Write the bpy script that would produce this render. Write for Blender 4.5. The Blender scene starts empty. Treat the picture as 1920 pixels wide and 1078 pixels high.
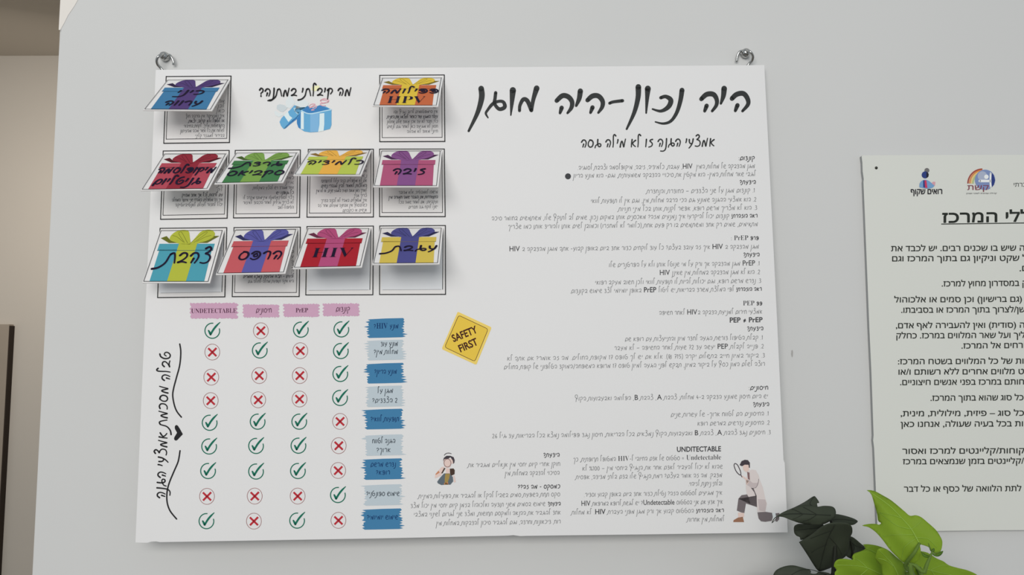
import bpy, bmesh, math, random, re
from mathutils import Vector, Matrix
from mathutils.geometry import delaunay_2d_cdt
random.seed(7)
SC = bpy.context.scene
COL = SC.collection

# ------------------------------------------------------------------ camera
F = 1387.0                      # focal length in pixels of the 1920 x 1078 frame
CX, CY = 960.0, 539.0
CAMP = Vector((0.0, -0.962, 1.50))
PITCH, ROLL = math.radians(4.84), math.radians(0.14)
CROT = Matrix.Rotation(math.pi / 2 + PITCH, 3, 'X') @ Matrix.Rotation(-ROLL, 3, 'Z')
cam = bpy.data.cameras.new('camera'); cam.sensor_width = 36.0
cam.lens = F / 1920 * 36; cam.clip_start = 0.02
camo = bpy.data.objects.new('camera', cam); COL.objects.link(camo)
camo.matrix_world = Matrix.Translation(CAMP) @ CROT.to_4x4()
SC.camera = camo

# ------------------------------------------------------------------ light and exposure
SC.view_settings.view_transform = 'Standard'
SC.view_settings.look = 'None'
SC.view_settings.gamma = 1.0
SC.view_settings.exposure = 0.0
SC.view_settings.use_curve_mapping = False
w = bpy.data.worlds.new('world'); SC.world = w; w.use_nodes = True
bg = w.node_tree.nodes['Background']
bg.inputs[0].default_value = (0.86, 0.94, 1.0, 1); bg.inputs[1].default_value = 0.43

def area(name, loc, target, sx, sy, power, col):
    l = bpy.data.lights.new(name, 'AREA'); l.shape = 'RECTANGLE'; l.size = sx; l.size_y = sy
    l.energy = power; l.color = col
    o = bpy.data.objects.new(name, l); COL.objects.link(o); o.location = loc
    o.rotation_euler = (Vector(target) - Vector(loc)).to_track_quat('-Z', 'Y').to_euler()
    return o
area('room_light', (-0.5, -2.9, 2.3), (-0.35, 0.0, 1.3), 2.4, 1.3, 54, (1.0, 0.97, 0.925))
area('corridor_light', (-1.6, 1.2, 2.3), (-1.9, 1.9, 1.5), 0.5, 0.3, 5.4, (1.0, 0.93, 0.85))

# ------------------------------------------------------------------ helpers
def lin(c):
    c /= 255.0
    return c / 12.92 if c <= 0.04045 else ((c + 0.055) / 1.055) ** 2.4
MATS = {}
def M(name, rgb, k=0.8, rough=0.7, metal=0.0, noise=0.0, scale=20.0, bump=0.0, trans=0.0):
    """procedural material; rgb as it shows in daylight of level k"""
    if name in MATS: return MATS[name]
    m = bpy.data.materials.new(name); m.use_nodes = True
    nt = m.node_tree; b = nt.nodes['Principled BSDF']
    c = [min(0.93, lin(v) / k) for v in rgb]
    b.inputs['Base Color'].default_value = (*c, 1)
    b.inputs['Roughness'].default_value = rough
    b.inputs['Metallic'].default_value = metal
    b.inputs['Specular IOR Level'].default_value = 0.12 if metal == 0 else 0.5
    if noise > 0 or bump > 0:
        tc = nt.nodes.new('ShaderNodeTexCoord')
        n = nt.nodes.new('ShaderNodeTexNoise'); n.inputs['Scale'].default_value = scale
        n.inputs['Detail'].default_value = 4
        nt.links.new(tc.outputs['Object'], n.inputs['Vector'])
        if noise > 0:
            r = nt.nodes.new('ShaderNodeValToRGB')
            r.color_ramp.elements[0].color = (*[v * (1 - noise) for v in c], 1)
            r.color_ramp.elements[1].color = (*[min(0.95, v * (1 + noise)) for v in c], 1)
            r.color_ramp.elements[0].position = 0.3; r.color_ramp.elements[1].position = 0.7
            nt.links.new(n.outputs['Fac'], r.inputs['Fac'])
            nt.links.new(r.outputs['Color'], b.inputs['Base Color'])
        if bump > 0:
            bp = nt.nodes.new('ShaderNodeBump'); bp.inputs['Strength'].default_value = bump
            bp.inputs['Distance'].default_value = 0.002
            nt.links.new(n.outputs['Fac'], bp.inputs['Height'])
            nt.links.new(bp.outputs['Normal'], b.inputs['Normal'])
    if trans > 0:
        t = nt.nodes.new('ShaderNodeBsdfTranslucent'); t.inputs[0].default_value = (*c, 1)
        mx = nt.nodes.new('ShaderNodeMixShader'); mx.inputs[0].default_value = trans
        nt.links.new(b.outputs[0], mx.inputs[1]); nt.links.new(t.outputs[0], mx.inputs[2])
        nt.links.new(mx.outputs[0], nt.nodes['Material Output'].inputs['Surface'])
    MATS[name] = m
    return m

def link(name, me, parent=None, kind=None):
    o = bpy.data.objects.new(name, me); COL.objects.link(o)
    if parent is not None: o.parent = parent
    if kind: o['kind'] = kind
    return o
def empty(name, loc, label, cat, group=None):
    o = bpy.data.objects.new(name, None); COL.objects.link(o); o.location = loc
    o.empty_display_size = 0.02
    tag(o, label, cat, group)
    return o
def tag(o, label, cat, group=None):
    o['label'] = label; o['category'] = cat
    if group: o['group'] = group

def ray(px, py):
    return CROT @ Vector(((px - CX) / F, -(py - CY) / F, -1.0))
def W(px, py, off=0.0):
    """point on the wall (y = 0), `off` metres in front of it"""
    r = ray(px, py); t = (-off - CAMP.y) / r.y
    return CAMP + r * t
# the poster hangs on its hooks with a small tilt: its plane comes from its four corners
PT = CAMP + Vector((-0.46043641, 0.9260213, -0.23280061))
PU = Vector((0.79990929, 0.00899437, 0.00801419)); PV = Vector((-0.00523808, 0.01474591, 0.59947252))
PN = PU.cross(PV).normalized()
if PN.y > 0: PN = -PN
def P(px, py, off=0.0):
    r = ray(px, py); o = PT + PN * off
    return CAMP + r * ((o - CAMP).dot(PN) / r.dot(PN))
def pix(p):
    c = CROT.transposed() @ (p - CAMP)
    return (CX + F * c.x / -c.z, CY - F * c.y / -c.z)
def yline(xr, y, xl):
    """pixel height at xl of the poster's own horizontal through (xr, y)"""
    a = P(xr, y); q = pix(a - PU * 0.3)
    return y + (q[1] - y) * (xl - xr) / (q[0] - xr)

def cat(pts, n):
    """Catmull-Rom through pts (tuples), n steps a span"""
    if len(pts) < 3 or n < 2: return [tuple(p) for p in pts]
    out = []
    q = [pts[0]] + list(pts) + [pts[-1]]
    for i in range(1, len(q) - 2):
        a, b, c, d = q[i - 1], q[i], q[i + 1], q[i + 2]
        for s in range(n):
            t = s / n
            out.append(tuple(0.5 * (2 * b[k] + (c[k] - a[k]) * t + (2 * a[k] - 5 * b[k] + 4 * c[k] - d[k]) * t * t
                                    + (3 * b[k] - a[k] - 3 * c[k] + d[k]) * t ** 3) for k in range(len(b))))
    out.append(tuple(pts[-1]))
    return out

class Pad:
    """flat printed shapes, collected in 2-D and laid on a surface as one mesh"""
    def __init__(self): self.v = []; self.f = []; self.m = []; self.mats = []; self.z = []; self.layer = 0
    def mi(self, m):
        if m not in self.mats: self.mats.append(m)
        return self.mats.index(m)
    def poly(self, pts, m):
        b = len(self.v); k = self.mi(m)
        self.v += [(p[0], p[1]) for p in pts]; self.z += [self.layer] * len(pts)
        self.f.append(list(range(b, b + len(pts)))); self.m.append(k)
    def up(self): self.layer += 1
    def stroke(self, pts, m, n=5, cap=True):
        """pts: (x, y, width)"""
        p = cat(pts, n); k = self.mi(m); b = len(self.v)
        for i, a in enumerate(p):
            q0, q1 = p[max(0, i - 1)], p[min(len(p) - 1, i + 1)]
            dx, dy = q1[0] - q0[0], q1[1] - q0[1]; L = math.hypot(dx, dy) or 1.0
            nx, ny = -dy / L * a[2] / 2, dx / L * a[2] / 2
            self.v += [(a[0] + nx, a[1] + ny), (a[0] - nx, a[1] - ny)]; self.z += [self.layer] * 2
        for i in range(len(p) - 1):
            self.f.append([b + 2 * i, b + 2 * i + 1, b + 2 * i + 3, b + 2 * i + 2]); self.m.append(k)
        if cap:
            for a in (p[0], p[-1]):
                self.poly([(a[0] + a[2] / 2 * math.cos(t * math.pi / 5), a[1] + a[2] / 2 * math.sin(t * math.pi / 5)) for t in range(10)], m)
    def line(self, pts, w, m, n=1, cap=False): self.stroke([(x, y, w) for x, y in pts], m, n, cap)
    def disc(self, x, y, r, m, n=20, ry=None):
        self.poly([(x + r * math.cos(t * 2 * math.pi / n), y + (ry or r) * math.sin(t * 2 * math.pi / n)) for t in range(n)], m)
    def rect_line(self, c, w, m):
        c = list(c)
        for a, b in zip(c, c[1:] + c[:1]):
            dx, dy = b[0] - a[0], b[1] - a[1]; L = math.hypot(dx, dy); e = w / 2 / L
            self.line([(a[0] - dx * e, a[1] - dy * e), (b[0] + dx * e, b[1] + dy * e)], w, m)
    def build(self, name, mapper, parent, off=0.0003, step=0.00006):
        me = bpy.data.meshes.new(name)
        co = [mapper(x, y, off + z * step) for (x, y), z in zip(self.v, self.z)]
        me.from_pydata(co, [], self.f)
        for m in self.mats: me.materials.append(m)
        me.polygons.foreach_set('material_index', self.m)
        # every face looks at the room
        bm = bmesh.new(); bm.from_mesh(me); bm.normal_update()
        for f in bm.faces:
            if f.normal.dot(CAMP - f.calc_center_median()) < 0: f.normal_flip()
        bm.to_mesh(me); bm.free()
        return link(name, me, parent)

# ------------------------------------------------------------------ lettering
GL = {
 'א': (70, "20 100 12 50 8 0;70 88 45 70 28 50 40 25 66 5"),
 'ב': (76, "8 74 30 97 60 92 68 64 44 32 10 10;8 8 40 14 78 5"),
 'ג': (86, "46 104 43 70 44 32 62 8 84 14 88 38 68 48 44 40 14 22 4 -8"),
 'ד': (62, "8 84 28 100 50 92 46 66 28 54 52 46 58 22 36 0 8 4"),
 'ה': (74, "4 70 24 96 52 96 70 70 66 34 52 2;34 44 28 24 22 4"),
 'ו': (24, "17 100 12 50 6 0"),
 'ז': (66, "62 98 36 92 24 76 44 60 58 36 44 8 6 -4"),
 'ח': (72, "6 0 12 50 14 96;13 66 34 96 60 92 70 60 68 0"),
 'ט': (88, "62 132 30 118 8 70 18 16 52 2 80 28 82 62 58 76 40 52"),
 'י': (22, "17 100 14 76 6 50"),
 'כ': (70, "8 92 36 102 64 82 62 36 36 6 2 4"),
 'ך': (66, "6 78 32 98 60 86 58 40 42 -20 30 -74"),
 'ל': (48, "54 150 36 168 21 150 18 100 18 50 12 0"),
 'מ': (88, "6 0 14 40 28 76 40 66 54 8 60 4 70 50 84 106"),
 'ם': (80, "4 -18 10 24 26 70 52 94 78 76 74 30 44 6 14 22"),
 'נ': (34, "32 100 30 40 20 -14 -4 -44 -36 -44"),
 'ן': (26, "22 104 16 40 2 -36 -12 -84"),
 'ס': (80, "30 98 60 92 78 60 66 16 34 2 8 24 10 66 34 96 54 90"),
 'ע': (74, "70 100 58 48 34 6 8 -22;14 92 16 56 34 36 58 44"),
 'פ': (82, "6 74 28 98 62 92 78 56 64 14 32 0 6 16;46 74 26 58 34 36 54 40 56 58"),
 'ף': (90, "84 50 48 62 14 96 10 140 44 164 76 142 70 90 40 40 30 -36"),
 'צ': (80, "20 140 46 156 66 136 52 108 28 92 56 82 76 56 68 16 36 0 4 6"),
 'ץ': (70, "20 140 46 156 66 136 52 108 28 92 56 82 56 40 30 -60"),
 'ק': (74, "4 76 28 98 58 94 68 64 40 26;16 54 10 0 4 -56"),
 'ר': (64, "4 76 28 98 54 92 60 56 54 4"),
 'ש': (82, "14 46 44 52 72 78 56 100 24 84 8 46 26 6 78 4"),
 'ת': (78, "-46 -20 -16 -10 8 30 20 76 30 94;24 80 48 98 70 80 68 40 62 0"),
 '0': (60, "30 110 8 80 10 20 32 0 54 24 54 84 30 110"), '1': (24, "4 88 18 112 14 50 12 0"),
 '2': (62, "6 90 28 112 52 94 44 56 6 4 58 2"), '3': (58, "8 102 34 112 50 88 26 62 52 44 44 8 6 2"),
 '4': (62, "36 110 6 40 58 40;44 70 40 0"), '5': (58, "54 110 18 108 12 64 46 62 48 18 8 2"),
 '6': (60, "48 112 14 70 8 22 32 0 54 24 40 52 12 36"), '7': (56, "4 106 54 108 20 0;16 56 46 58"),
 '.': (16, "8 4 9 -4"), ',': (18, "12 4 4 -24"), '-': (48, "2 46 46 50"), '–': (80, "4 46 76 50"),
 '?': (58, "6 84 26 108 52 92 46 60 26 44 24 26;24 5 24 -3"), '!': (16, "10 110 8 30;8 5 8 -3"),
 ':': (18, "9 72 9 64;9 12 9 4"), '(': (30, "6 130 26 80 24 20 4 -30"), ')': (30, "24 130 4 80 6 20 26 -30"),
 '/': (50, "48 120 4 -20"), '%': (90, "80 110 10 0;20 110 6 90 20 70 34 90 20 110;70 40 56 20 70 0 84 20 70 40"),
 '=': (70, "6 62 64 62;6 34 64 34"), '₪': (90, "10 0 10 100 44 100 50 60 50 30;34 70 34 0 74 0 80 40 80 100"),
 '≠': (80, "6 64 74 64;6 34 74 34;56 100 22 -4"), "'": (16, "10 110 6 84"),
}
GLB = {   # broad-pen forms of the headings
 'ת': (80, "-92 -54 -44 -42 2 2 20 68 34 94;26 84 50 97 66 72 80 2"),
 'נ': (34, "32 106 29 50 18 -26 -12 -58 -56 -58"),
 'ק': (76, "4 72 30 96 62 92 72 62 46 24;22 80 14 20 4 -46"),
}
SER = {}
for i in range(26):
    SER[chr(65 + i)] = chr(0x1D400 + i); SER[chr(97 + i)] = chr(0x1D41A + i)
FONTC = {}
def wind_fill(loops):
    """triangles of closed contours, non-zero winding; contours are grouped by overlapping columns to stay quick"""
    loops = sorted(loops, key=lambda L: min(p[0] for p in L)); groups = []; xe = -1e9
    for L in loops:
        if min(p[0] for p in L) > xe: groups.append([])
        groups[-1].append(L); xe = max(xe, max(p[0] for p in L))
    V, Fc = [], []
    for g in groups:
        pts, ed = [], []
        for L in g:
            b = len(pts); pts += [Vector(p) for p in L]; ed += [(b + i, b + (i + 1) % len(L)) for i in range(len(L))]
        r = delaunay_2d_cdt(pts, ed, [], 0, 1e-5); b = len(V); V += [(p.x, p.y) for p in r[0]]
        for t in r[2]:
            cx = sum(r[0][i].x for i in t) / len(t); cy = sum(r[0][i].y for i in t) / len(t); wn = 0
            for L in g:
                for i in range(len(L)):
                    (x0, y0), (x1, y1) = L[i], L[(i + 1) % len(L)]; cr = (x1 - x0) * (cy - y0) - (cx - x0) * (y1 - y0)
                    if y0 <= cy < y1 and cr > 0: wn += 1
                    elif y1 <= cy < y0 and cr < 0: wn -= 1
            if wn: Fc.append([b + i for i in t])
    return V, Fc
def font_mesh(s, offset=0.0):
    """outline of a string in the built-in typeface: (verts, faces, width)"""
    key = (s, offset)
    if key not in FONTC:
        c = bpy.data.curves.new('letters', 'FONT'); c.body = s; c.offset = offset; c.resolution_u = 3
        o = bpy.data.objects.new('letters', c); COL.objects.link(o)
        dg = bpy.context.evaluated_depsgraph_get(); loops = []
        if any('\u0590' < ch < '\u0600' for ch in s):      # fill the letter contours by winding number
            for sp in o.to_curve(dg).splines:
                q = sp.bezier_points; L = []
                for i in range(len(q)):
                    p, n = q[i], q[(i + 1) % len(q)]
                    straight = (p.handle_right - p.co).length + (n.handle_left - n.co).length < 1e-5 or \
                        abs((p.handle_right - p.co).cross(n.co - p.co).length) + abs((n.handle_left - p.co).cross(n.co - p.co).length) < 1e-6
                    for t in ((0,) if straight else (0, 1 / 3, 2 / 3)):
                        u = 1 - t; L.append(p.co * u ** 3 + p.handle_right * 3 * u * u * t + n.handle_left * 3 * u * t * t + n.co * t ** 3)
                if len(L) > 2: loops.append([(a_.x, a_.y) for a_ in L])
            v, f = wind_fill(loops)
            o.to_curve_clear()
        else:
            ev = o.evaluated_get(dg); me = ev.to_mesh()
            v = [(p.co.x, p.co.y) for p in me.vertices]; f = [list(p.vertices) for p in me.polygons]
            ev.to_mesh_clear()
        bpy.data.objects.remove(o); bpy.data.curves.remove(c)
        x0 = min(p[0] for p in v)
        v = [(p[0] - x0, p[1]) for p in v]
        FONTC[key] = (v, f, max(p[0] for p in v), [[(p[0] - x0, p[1]) for p in L] for L in loops])
    return FONTC[key]
def put_font(pad, fm, fn, m):
    v, f, wd = fm[:3]; b = len(pad.v); k = pad.mi(m)
    pad.v += [fn(x, y) for x, y in v]; pad.z += [pad.layer] * len(v)
    for q in f: pad.f.append([b + i for i in q]); pad.m.append(k)

def hand(pad, s, start, end, h, wd, m, latin='sans', taper=0.0, n=3, cap=False, lm=None, gap=20, loff=0.012):
    """one line of right-to-left handwriting from its right end `start` to its left end `end`"""
    items = []; T = 0.0
    for tok in re.findall(r'[A-Za-z]+|[0-9]+|.', s):
        if tok == ' ': T += 52; continue
        if tok[0].isascii() and tok[0].isalpha():
            fm = font_mesh(''.join(SER[c] for c in tok) if latin == 'serif' else tok, loff)
            k = 138 / 0.68; items.append(('F', fm, T, k)); T += fm[2] * k + 26; continue
        if tok[0].isdigit(): seq = tok[::-1]
        else: seq = tok
        for c in seq:
            g = (GLB.get(c) if taper else None) or GL.get(c)
            if g is None: continue
            items.append(('G', g, T, c)); T += g[0] + gap
    T -= gap
    dx, dy = end[0] - start[0], end[1] - start[1]; L = math.hypot(dx, dy); dx /= L; dy /= L
    ux, uy = -dy, dx; sx = L / T; sy = h / 100.0
    for it in items:
        if it[0] == 'F':
            _, fm, t0, k = it
            put_font(pad, fm, lambda x, y: (start[0] + dx * (t0 + (fm[2] - x) * k) * sx + ux * y * k * sy,
                                            start[1] + dy * (t0 + (fm[2] - x) * k) * sx + uy * y * k * sy), lm or m)
        else:
            _, (gw, st), t0, c = it
            for part in st.split(';'):
                a = list(map(float, part.split()))
                pts = []
                N = len(a) // 2
                for i in range(N):
                    X = t0 + gw - a[2 * i]; Y = a[2 * i + 1]
                    ww = wd * (1 - taper * (i / max(1, N - 1))) if taper else wd
                    pts.append((start[0] + dx * X * sx + ux * Y * sy, start[1] + dy * X * sx + uy * Y * sy, ww))
                pad.stroke(pts, m, n, cap)

MIRROR = {'(': ')', ')': '('}
def print_line(pad, s, xl, xr, yb, yr, h, m, offset=0.006, serif=False, ltr=False):
    """one printed line between pixel columns xl and xr, baseline yb at the left and yr at the right"""
    vis = s if ltr else ''.join(MIRROR.get(c, c) for c in s[::-1])
    if serif: vis = ''.join(SER.get(c, c) for c in vis)
    heb = any('\u0590' < ch < '\u0600' for ch in vis)
    fm = font_mesh(vis, 0.0 if heb else offset)
    k = (xr - xl) / fm[2]; kh = h / (0.68 if ltr else 0.58)
    fn = lambda x, y: (xl + x * k, yb + (yr - yb) * x / fm[2] - y * kh)
    put_font(pad, fm, fn, m)
    if heb and offset > 0:
        for L in fm[3]: pad.line([fn(*p) for p in L + L[:1]], offset * 2 * kh, m)

# ------------------------------------------------------------------ materials
WALL = M('painted_plaster', (196, 196, 195), 0.82, 0.85, noise=0.012, scale=3, bump=0.05)
FARW = M('beige_plaster', (187, 180, 170), 0.80, 0.9, noise=0.01, scale=3)
CEIL = M('corridor_ceiling_paint', (184, 176, 164), 0.80, 0.9)
FLOOR = M('floor_tile', (104, 97, 88), 0.8, 0.5, noise=0.05, scale=6)
BOARD = M('white_foam_board', (216, 215, 215), 0.83, 0.5, noise=0.006, scale=4)
PAPER = M('white_paper', (217, 215, 214), 0.84, 0.6)
SHEET = M('grey_paper', (208, 210, 213), 0.80, 0.6)
INK = M('black_ink', (34, 34, 36), 0.8, 0.5)
TITLE = M('charcoal_ink', (50, 52, 52), 0.8, 0.5)
THIN = M('thin_grey_ink', (112, 113, 115), 0.8, 0.6)
BOLD = M('bold_grey_ink', (62, 63, 66), 0.8, 0.6)

# ------------------------------------------------------------------ the setting
def box(name, lo, hi, m, parent=None, kind=None, bevel=0.0):
    bm = bmesh.new(); bmesh.ops.create_cube(bm, size=1)
    for v in bm.verts:
        v.co = Vector([lo[i] + (hi[i] - lo[i]) * (v.co[i] + 0.5) for i in range(3)])
    if bevel: bmesh.ops.bevel(bm, geom=bm.edges[:], offset=bevel, segments=2, affect='EDGES')
    me = bpy.data.meshes.new(name); bm.to_mesh(me); bm.free(); me.materials.append(m)
    return link(name, me, parent, kind)
XE = (W(112, 0).x + W(57, 1078).x) / 2
def at_y(px, py, y):
    r = ray(px, py); return CAMP + r * ((y - CAMP.y) / r.y)
FY = 2.05
ZC = at_y(50, 104.5, FY).z
box('wall_back', (XE, 0, 0), (2.6, 0.12, ZC), WALL, kind='structure', bevel=0.004)
box('wall_far', (-4.2, FY, 0), (2.6, FY + 0.1, ZC), FARW, kind='structure')
box('wall_light_block', (-4.3, 0.0, 0), (-4.2, FY + 0.1, ZC), FARW, kind='structure')  # unseen end wall, added to keep horizon light out of the corridor
box('ceiling', (-4.2, 0.0, ZC), (2.6, FY + 0.1, ZC + 0.1), CEIL, kind='structure')
box('floor', (-4.2, -3.2, -0.1), (2.6, FY + 0.1, 0), FLOOR, kind='structure')
# lighter, warmer patch at the wall's top left, and a plaster chip
wall = bpy.data.objects['wall_back']
pd = Pad(); pd.poly([(113, 0), (147, -2), (139, 12), (128, 28), (120, 44), (113, 56), (110, 56)], M('pale_patch_tone', (214, 209, 203), 0.8, 0.85))
pd.build('pale_patch', W, wall, 0.0004)
pd = Pad(); pd.poly([(1484, 657), (1486, 656), (1487, 660), (1486.5, 668), (1485, 670), (1483.5, 664)], M('chip_grey', (160, 158, 156), 0.8, 0.9))
pd.build('plaster_chip', W, wall, 0.0004)

# corridor cabinet, only its edge shows
c0 = at_y(19.5, 608, FY - 0.028)
cab = empty('upright_panel', (c0.x - 0.3, FY - 0.02, 0), 'taupe upright panel at the left edge, against the beige far wall of the corridor', 'panel')
def boxp(name, lo, hi, m, root, bevel=0.0):
    o = box(name, lo, hi, m, None, None, bevel); o.parent = root
    o.matrix_parent_inverse = Matrix.Translation(root.location).inverted(); return o
TAU = M('taupe_laminate', (150, 139, 126), 0.8, 0.6, noise=0.02, scale=8)
boxp('face', (c0.x - 0.9, FY - 0.028, 0), (c0.x - 0.004, FY - 0.001, c0.z), TAU, cab, 0.001)
boxp('shaded_side', (c0.x - 0.004, FY - 0.028, 0), (c0.x, FY - 0.001, c0.z - 0.006), M('shaded_side_tone', (52, 44, 38), 0.8, 0.7), cab)  # unlit side face of the panel, its shade put into the dark colour

# ------------------------------------------------------------------ poster board
poster = empty('poster', (0, 0, 0), 'large white foam-board poster with gift-card flaps, hanging from two metal hooks', 'poster')
poster.location = P(960, 560); PI = Matrix.Translation(poster.location).inverted()
def own(o, root=poster):
    o.matrix_parent_inverse = Matrix.Translation(root.location).inverted(); return o
def slab(name, pts, mapper, thick, m, side=None, front=0.0):
    """a sheet with the outline pts on its front face and `thick` metres of depth behind it"""
    bm = bmesh.new()
    fr = [bm.verts.new(mapper(x, y, front)) for x, y in pts]
    nrm = (mapper(pts[0][0], pts[0][1], 1.0) - mapper(pts[0][0], pts[0][1], 0.0))
    n = PN if mapper is P else Vector((0, -1, 0))
    bk = [bm.verts.new(v.co - n * thick) for v in fr]
    f0 = bm.faces.new(fr); f1 = bm.faces.new(bk[::-1]); N = len(fr); fs = []
    for i in range(N): fs.append(bm.faces.new([fr[i], bk[i], bk[(i + 1) % N], fr[(i + 1) % N]]))
    if f0.normal is None: pass
    bmesh.ops.recalc_face_normals(bm, faces=bm.faces[:])
    for f in fs: f.material_index = 1
    me = bpy.data.meshes.new(name); bm.to_mesh(me); bm.free()
    me.materials.append(m); me.materials.append(side or m)
    return link(name, me)
outline = [(292, 131), (620, 128.2), (860, 126.4), (1060, 125), (1433, 122), (1441, 280), (1449, 440), (1457, 600), (1463, 730), (1468.5, 850),
           (1469, 862), (1471.3, 868), (1477, 998), (1200, 1002), (1060, 1003.6), (990, 1004.6), (975, 1005), (962, 1003.2), (952, 1004.2), (700, 1009.6),
           (520, 1012.6), (300, 1016.4), (293, 1015), (284, 1015.4), (276, 1017.6), (254, 1017), (266, 730), (280, 420)]
b = slab('board', outline, P, 0.005, BOARD, M('foam_edge', (200, 200, 200), 0.8, 0.8)); b.parent = poster; own(b)

def onposter(pad, name, label=None, off=0.0003, root=poster):
    o = pad.build(name, P, root, off); own(o)
    if label: o['label'] = label
    return o

# ---- title
pd = Pad()
TS = """1672 175 28 1700 150 30 1740 145 30 1765 175 28 1768 210 24 1735 250 16|1705 215 26 1698 232 23 1692 248 18|1625 115 34 1620 160 28 1605 205 14
1488 178 26 1520 150 30 1560 150 30 1580 180 26 1578 215 22 1553 250 16|1520 218 26 1514 234 23 1508 250 18
1372 125 30 1362 190 26 1340 260 22 1305 310 18 1260 325 14 1212 315 8|1245 170 20 1275 163 22 1305 185 30 1290 225 28 1245 250 18 1195 238 10
1167 115 36 1163 170 24 1157 262 10|1110 105 34 1108 170 30 1085 260 24 1040 358 12|938 203 18 960 195 18 1015 188 20
805 185 26 835 160 30 870 160 30 895 190 28 893 225 24 870 260 14|835 228 26 829 244 22 823 260 16|762 130 32 755 175 28 737 218 16
620 188 26 655 158 30 690 165 30 712 195 28 708 230 24 685 262 14|650 230 26 645 246 22 640 262 16
397 248 18 400 215 20 420 180 24 445 190 26 468 245 24|468 245 22 480 180 24 500 113 34|357 125 38 352 190 26 345 275 8
254 140 20 250 175 20 247 205 20 275 238 22 308 226 24 300 196 20 270 192 18 235 208 20 205 245 16 195 265 14 208 290 8
167 115 34 170 170 34 145 260 26 92 370 14"""
for st in re.split(r'[|\n]', TS):
    a = list(map(float, st.split()))
    pd.stroke([(850 + a[i] / 3.2, 130 + a[i + 1] / 3.2, a[i + 2] / 3.2) for i in range(0, len(a), 3)], TITLE, 6, True)
onposter(pd, 'title_lettering')
def hline(pad, s, xr, y, xl, h, wd, m, **k):
    yb = y + h / 2
    hand(pad, s, (xr, yb), (xl, yline(xr, yb, xl)), h, wd, m, **k)
pd = Pad(); hline(pd, 'אמצעי הגנה זו לא מילה גסה', 1339, 267, 1090, 14, 2.8, TITLE, n=4, cap=True, taper=0.25)
onposter(pd, 'subtitle_lettering')

# ---- paragraphs
def para(rows):
    pd = Pad()
    for row in rows:
        s, xr, y, xl = row[:4]; st = row[4] if len(row) > 4 else ''
        if st == 'b': hline(pd, s, xr, y, xl, 6.8, 1.25, BOLD, n=3)
        elif st == 's': hline(pd, s, xr, y, xl, 6.4, 1.2, BOLD, n=3, latin='serif', loff=-0.012)
        elif st == 'B': hline(pd, s, xr, y, xl, 6.6, 1.5, BOLD, n=3, loff=0.02)
        else:
            if '|' in s:                                   # a bold opening, then thin text
                a, c = s.split('|'); f = len(a) / (len(a) + len(c) + 1.0); xm = xr + (xl - xr) * f
                hline(pd, a, xr, y, xm + 2, 6.4, 1.15, BOLD, n=3)
                hline(pd, c, xm - 3, yline(xr, y, xm - 3), xl, 6.8, 0.8, THIN, lm=BOLD, latin=st or 'sans')
            else:
                hline(pd, s, xr, y, xl, 6.8, 0.8, THIN, lm=BOLD, latin='serif' if st == 'S' else 'sans', loff=-0.014 if st == 'S' else 0.006)
    return onposter(pd, 'paragraph')
pd = Pad()
para([('קונדום:', 1415, 296.5, 1385, 'b'),
 ('מגן מהדבקה של מחלות המין  HIV, עגבת, כלמידיה, זיבה, מיקופלסמה וצהבת לסוגיה.', 1415.5, 311.5, 1083),
 ('לגבי שאר מחלות המין- הוא מקטין את סיכויי ההדבקה משמעותית. וגם- הוא מונע הריון', 1417, 326.5, 1075),
 ('הידעת?', 1417, 341.5, 1387, 'b'),
 ('1. קונדום מגן על שני הצדדים – החודרת והנחדרת', 1415, 357, 1213),
 ('2. הוא אמצעי ההגנה שמונע גם הכי הרבה מחלות מין, וגם אין לו תופעות לוואי', 1418, 374, 1108),
 ('3. הוא לא מצריך מרשם רופא, אפשר לקנות אותו בכל מיני חנויות', 1419.5, 389.6, 1160),
 ('ראה הוזהרת!|קונדום יכול להיקרע! איך נמנעים מזה? מאכסנים אותו במקום נכון, שמים לב לתוקף שלו, משתמשים בחומר סיכה', 1420, 404.6, 922),
 ('מתאימים, שמים רק אחד ומשתמשים בו רק פעם אחת (כלומר לא למחזרו) וכמובן לשים אותו ולהוריד אותו כמו שצריך', 1421, 420.5, 953)])
para([('פרפ PrEP :', 1422.5, 446.5, 1371, 's'),
 ('מגן מהדבקה ב HIV איך זה עובד בעצם? כל עוד לוקחים כדור אחד ביום באופן קבוע- אתה מוגן מהדבקה ב HIV', 1423, 462.5, 955),
 ('הידעת?', 1424, 477.5, 1394, 'b'),
 ('1. PrEP מגן מהדבקה אך ורק על מי שנוטל אותו ולא על הפרטנרים שלו', 1424, 494, 1142),
 ('2. הוא לא מגן מהדבקה במחלות מין שאינן HIV', 1425, 510, 1237),
 ('3. נדרש מרשם רופא, וגם יכולות להיות לו תופעות לוואי ולכן חשוב מעקב רפואי', 1427, 526.5, 1116),
 ('ראה הוזהרת!|לפי המלצת משרד הבריאות יש ליטול PrEP באופן יומיומי לצד שימוש בקונדום.', 1428, 542, 1069)])
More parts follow.
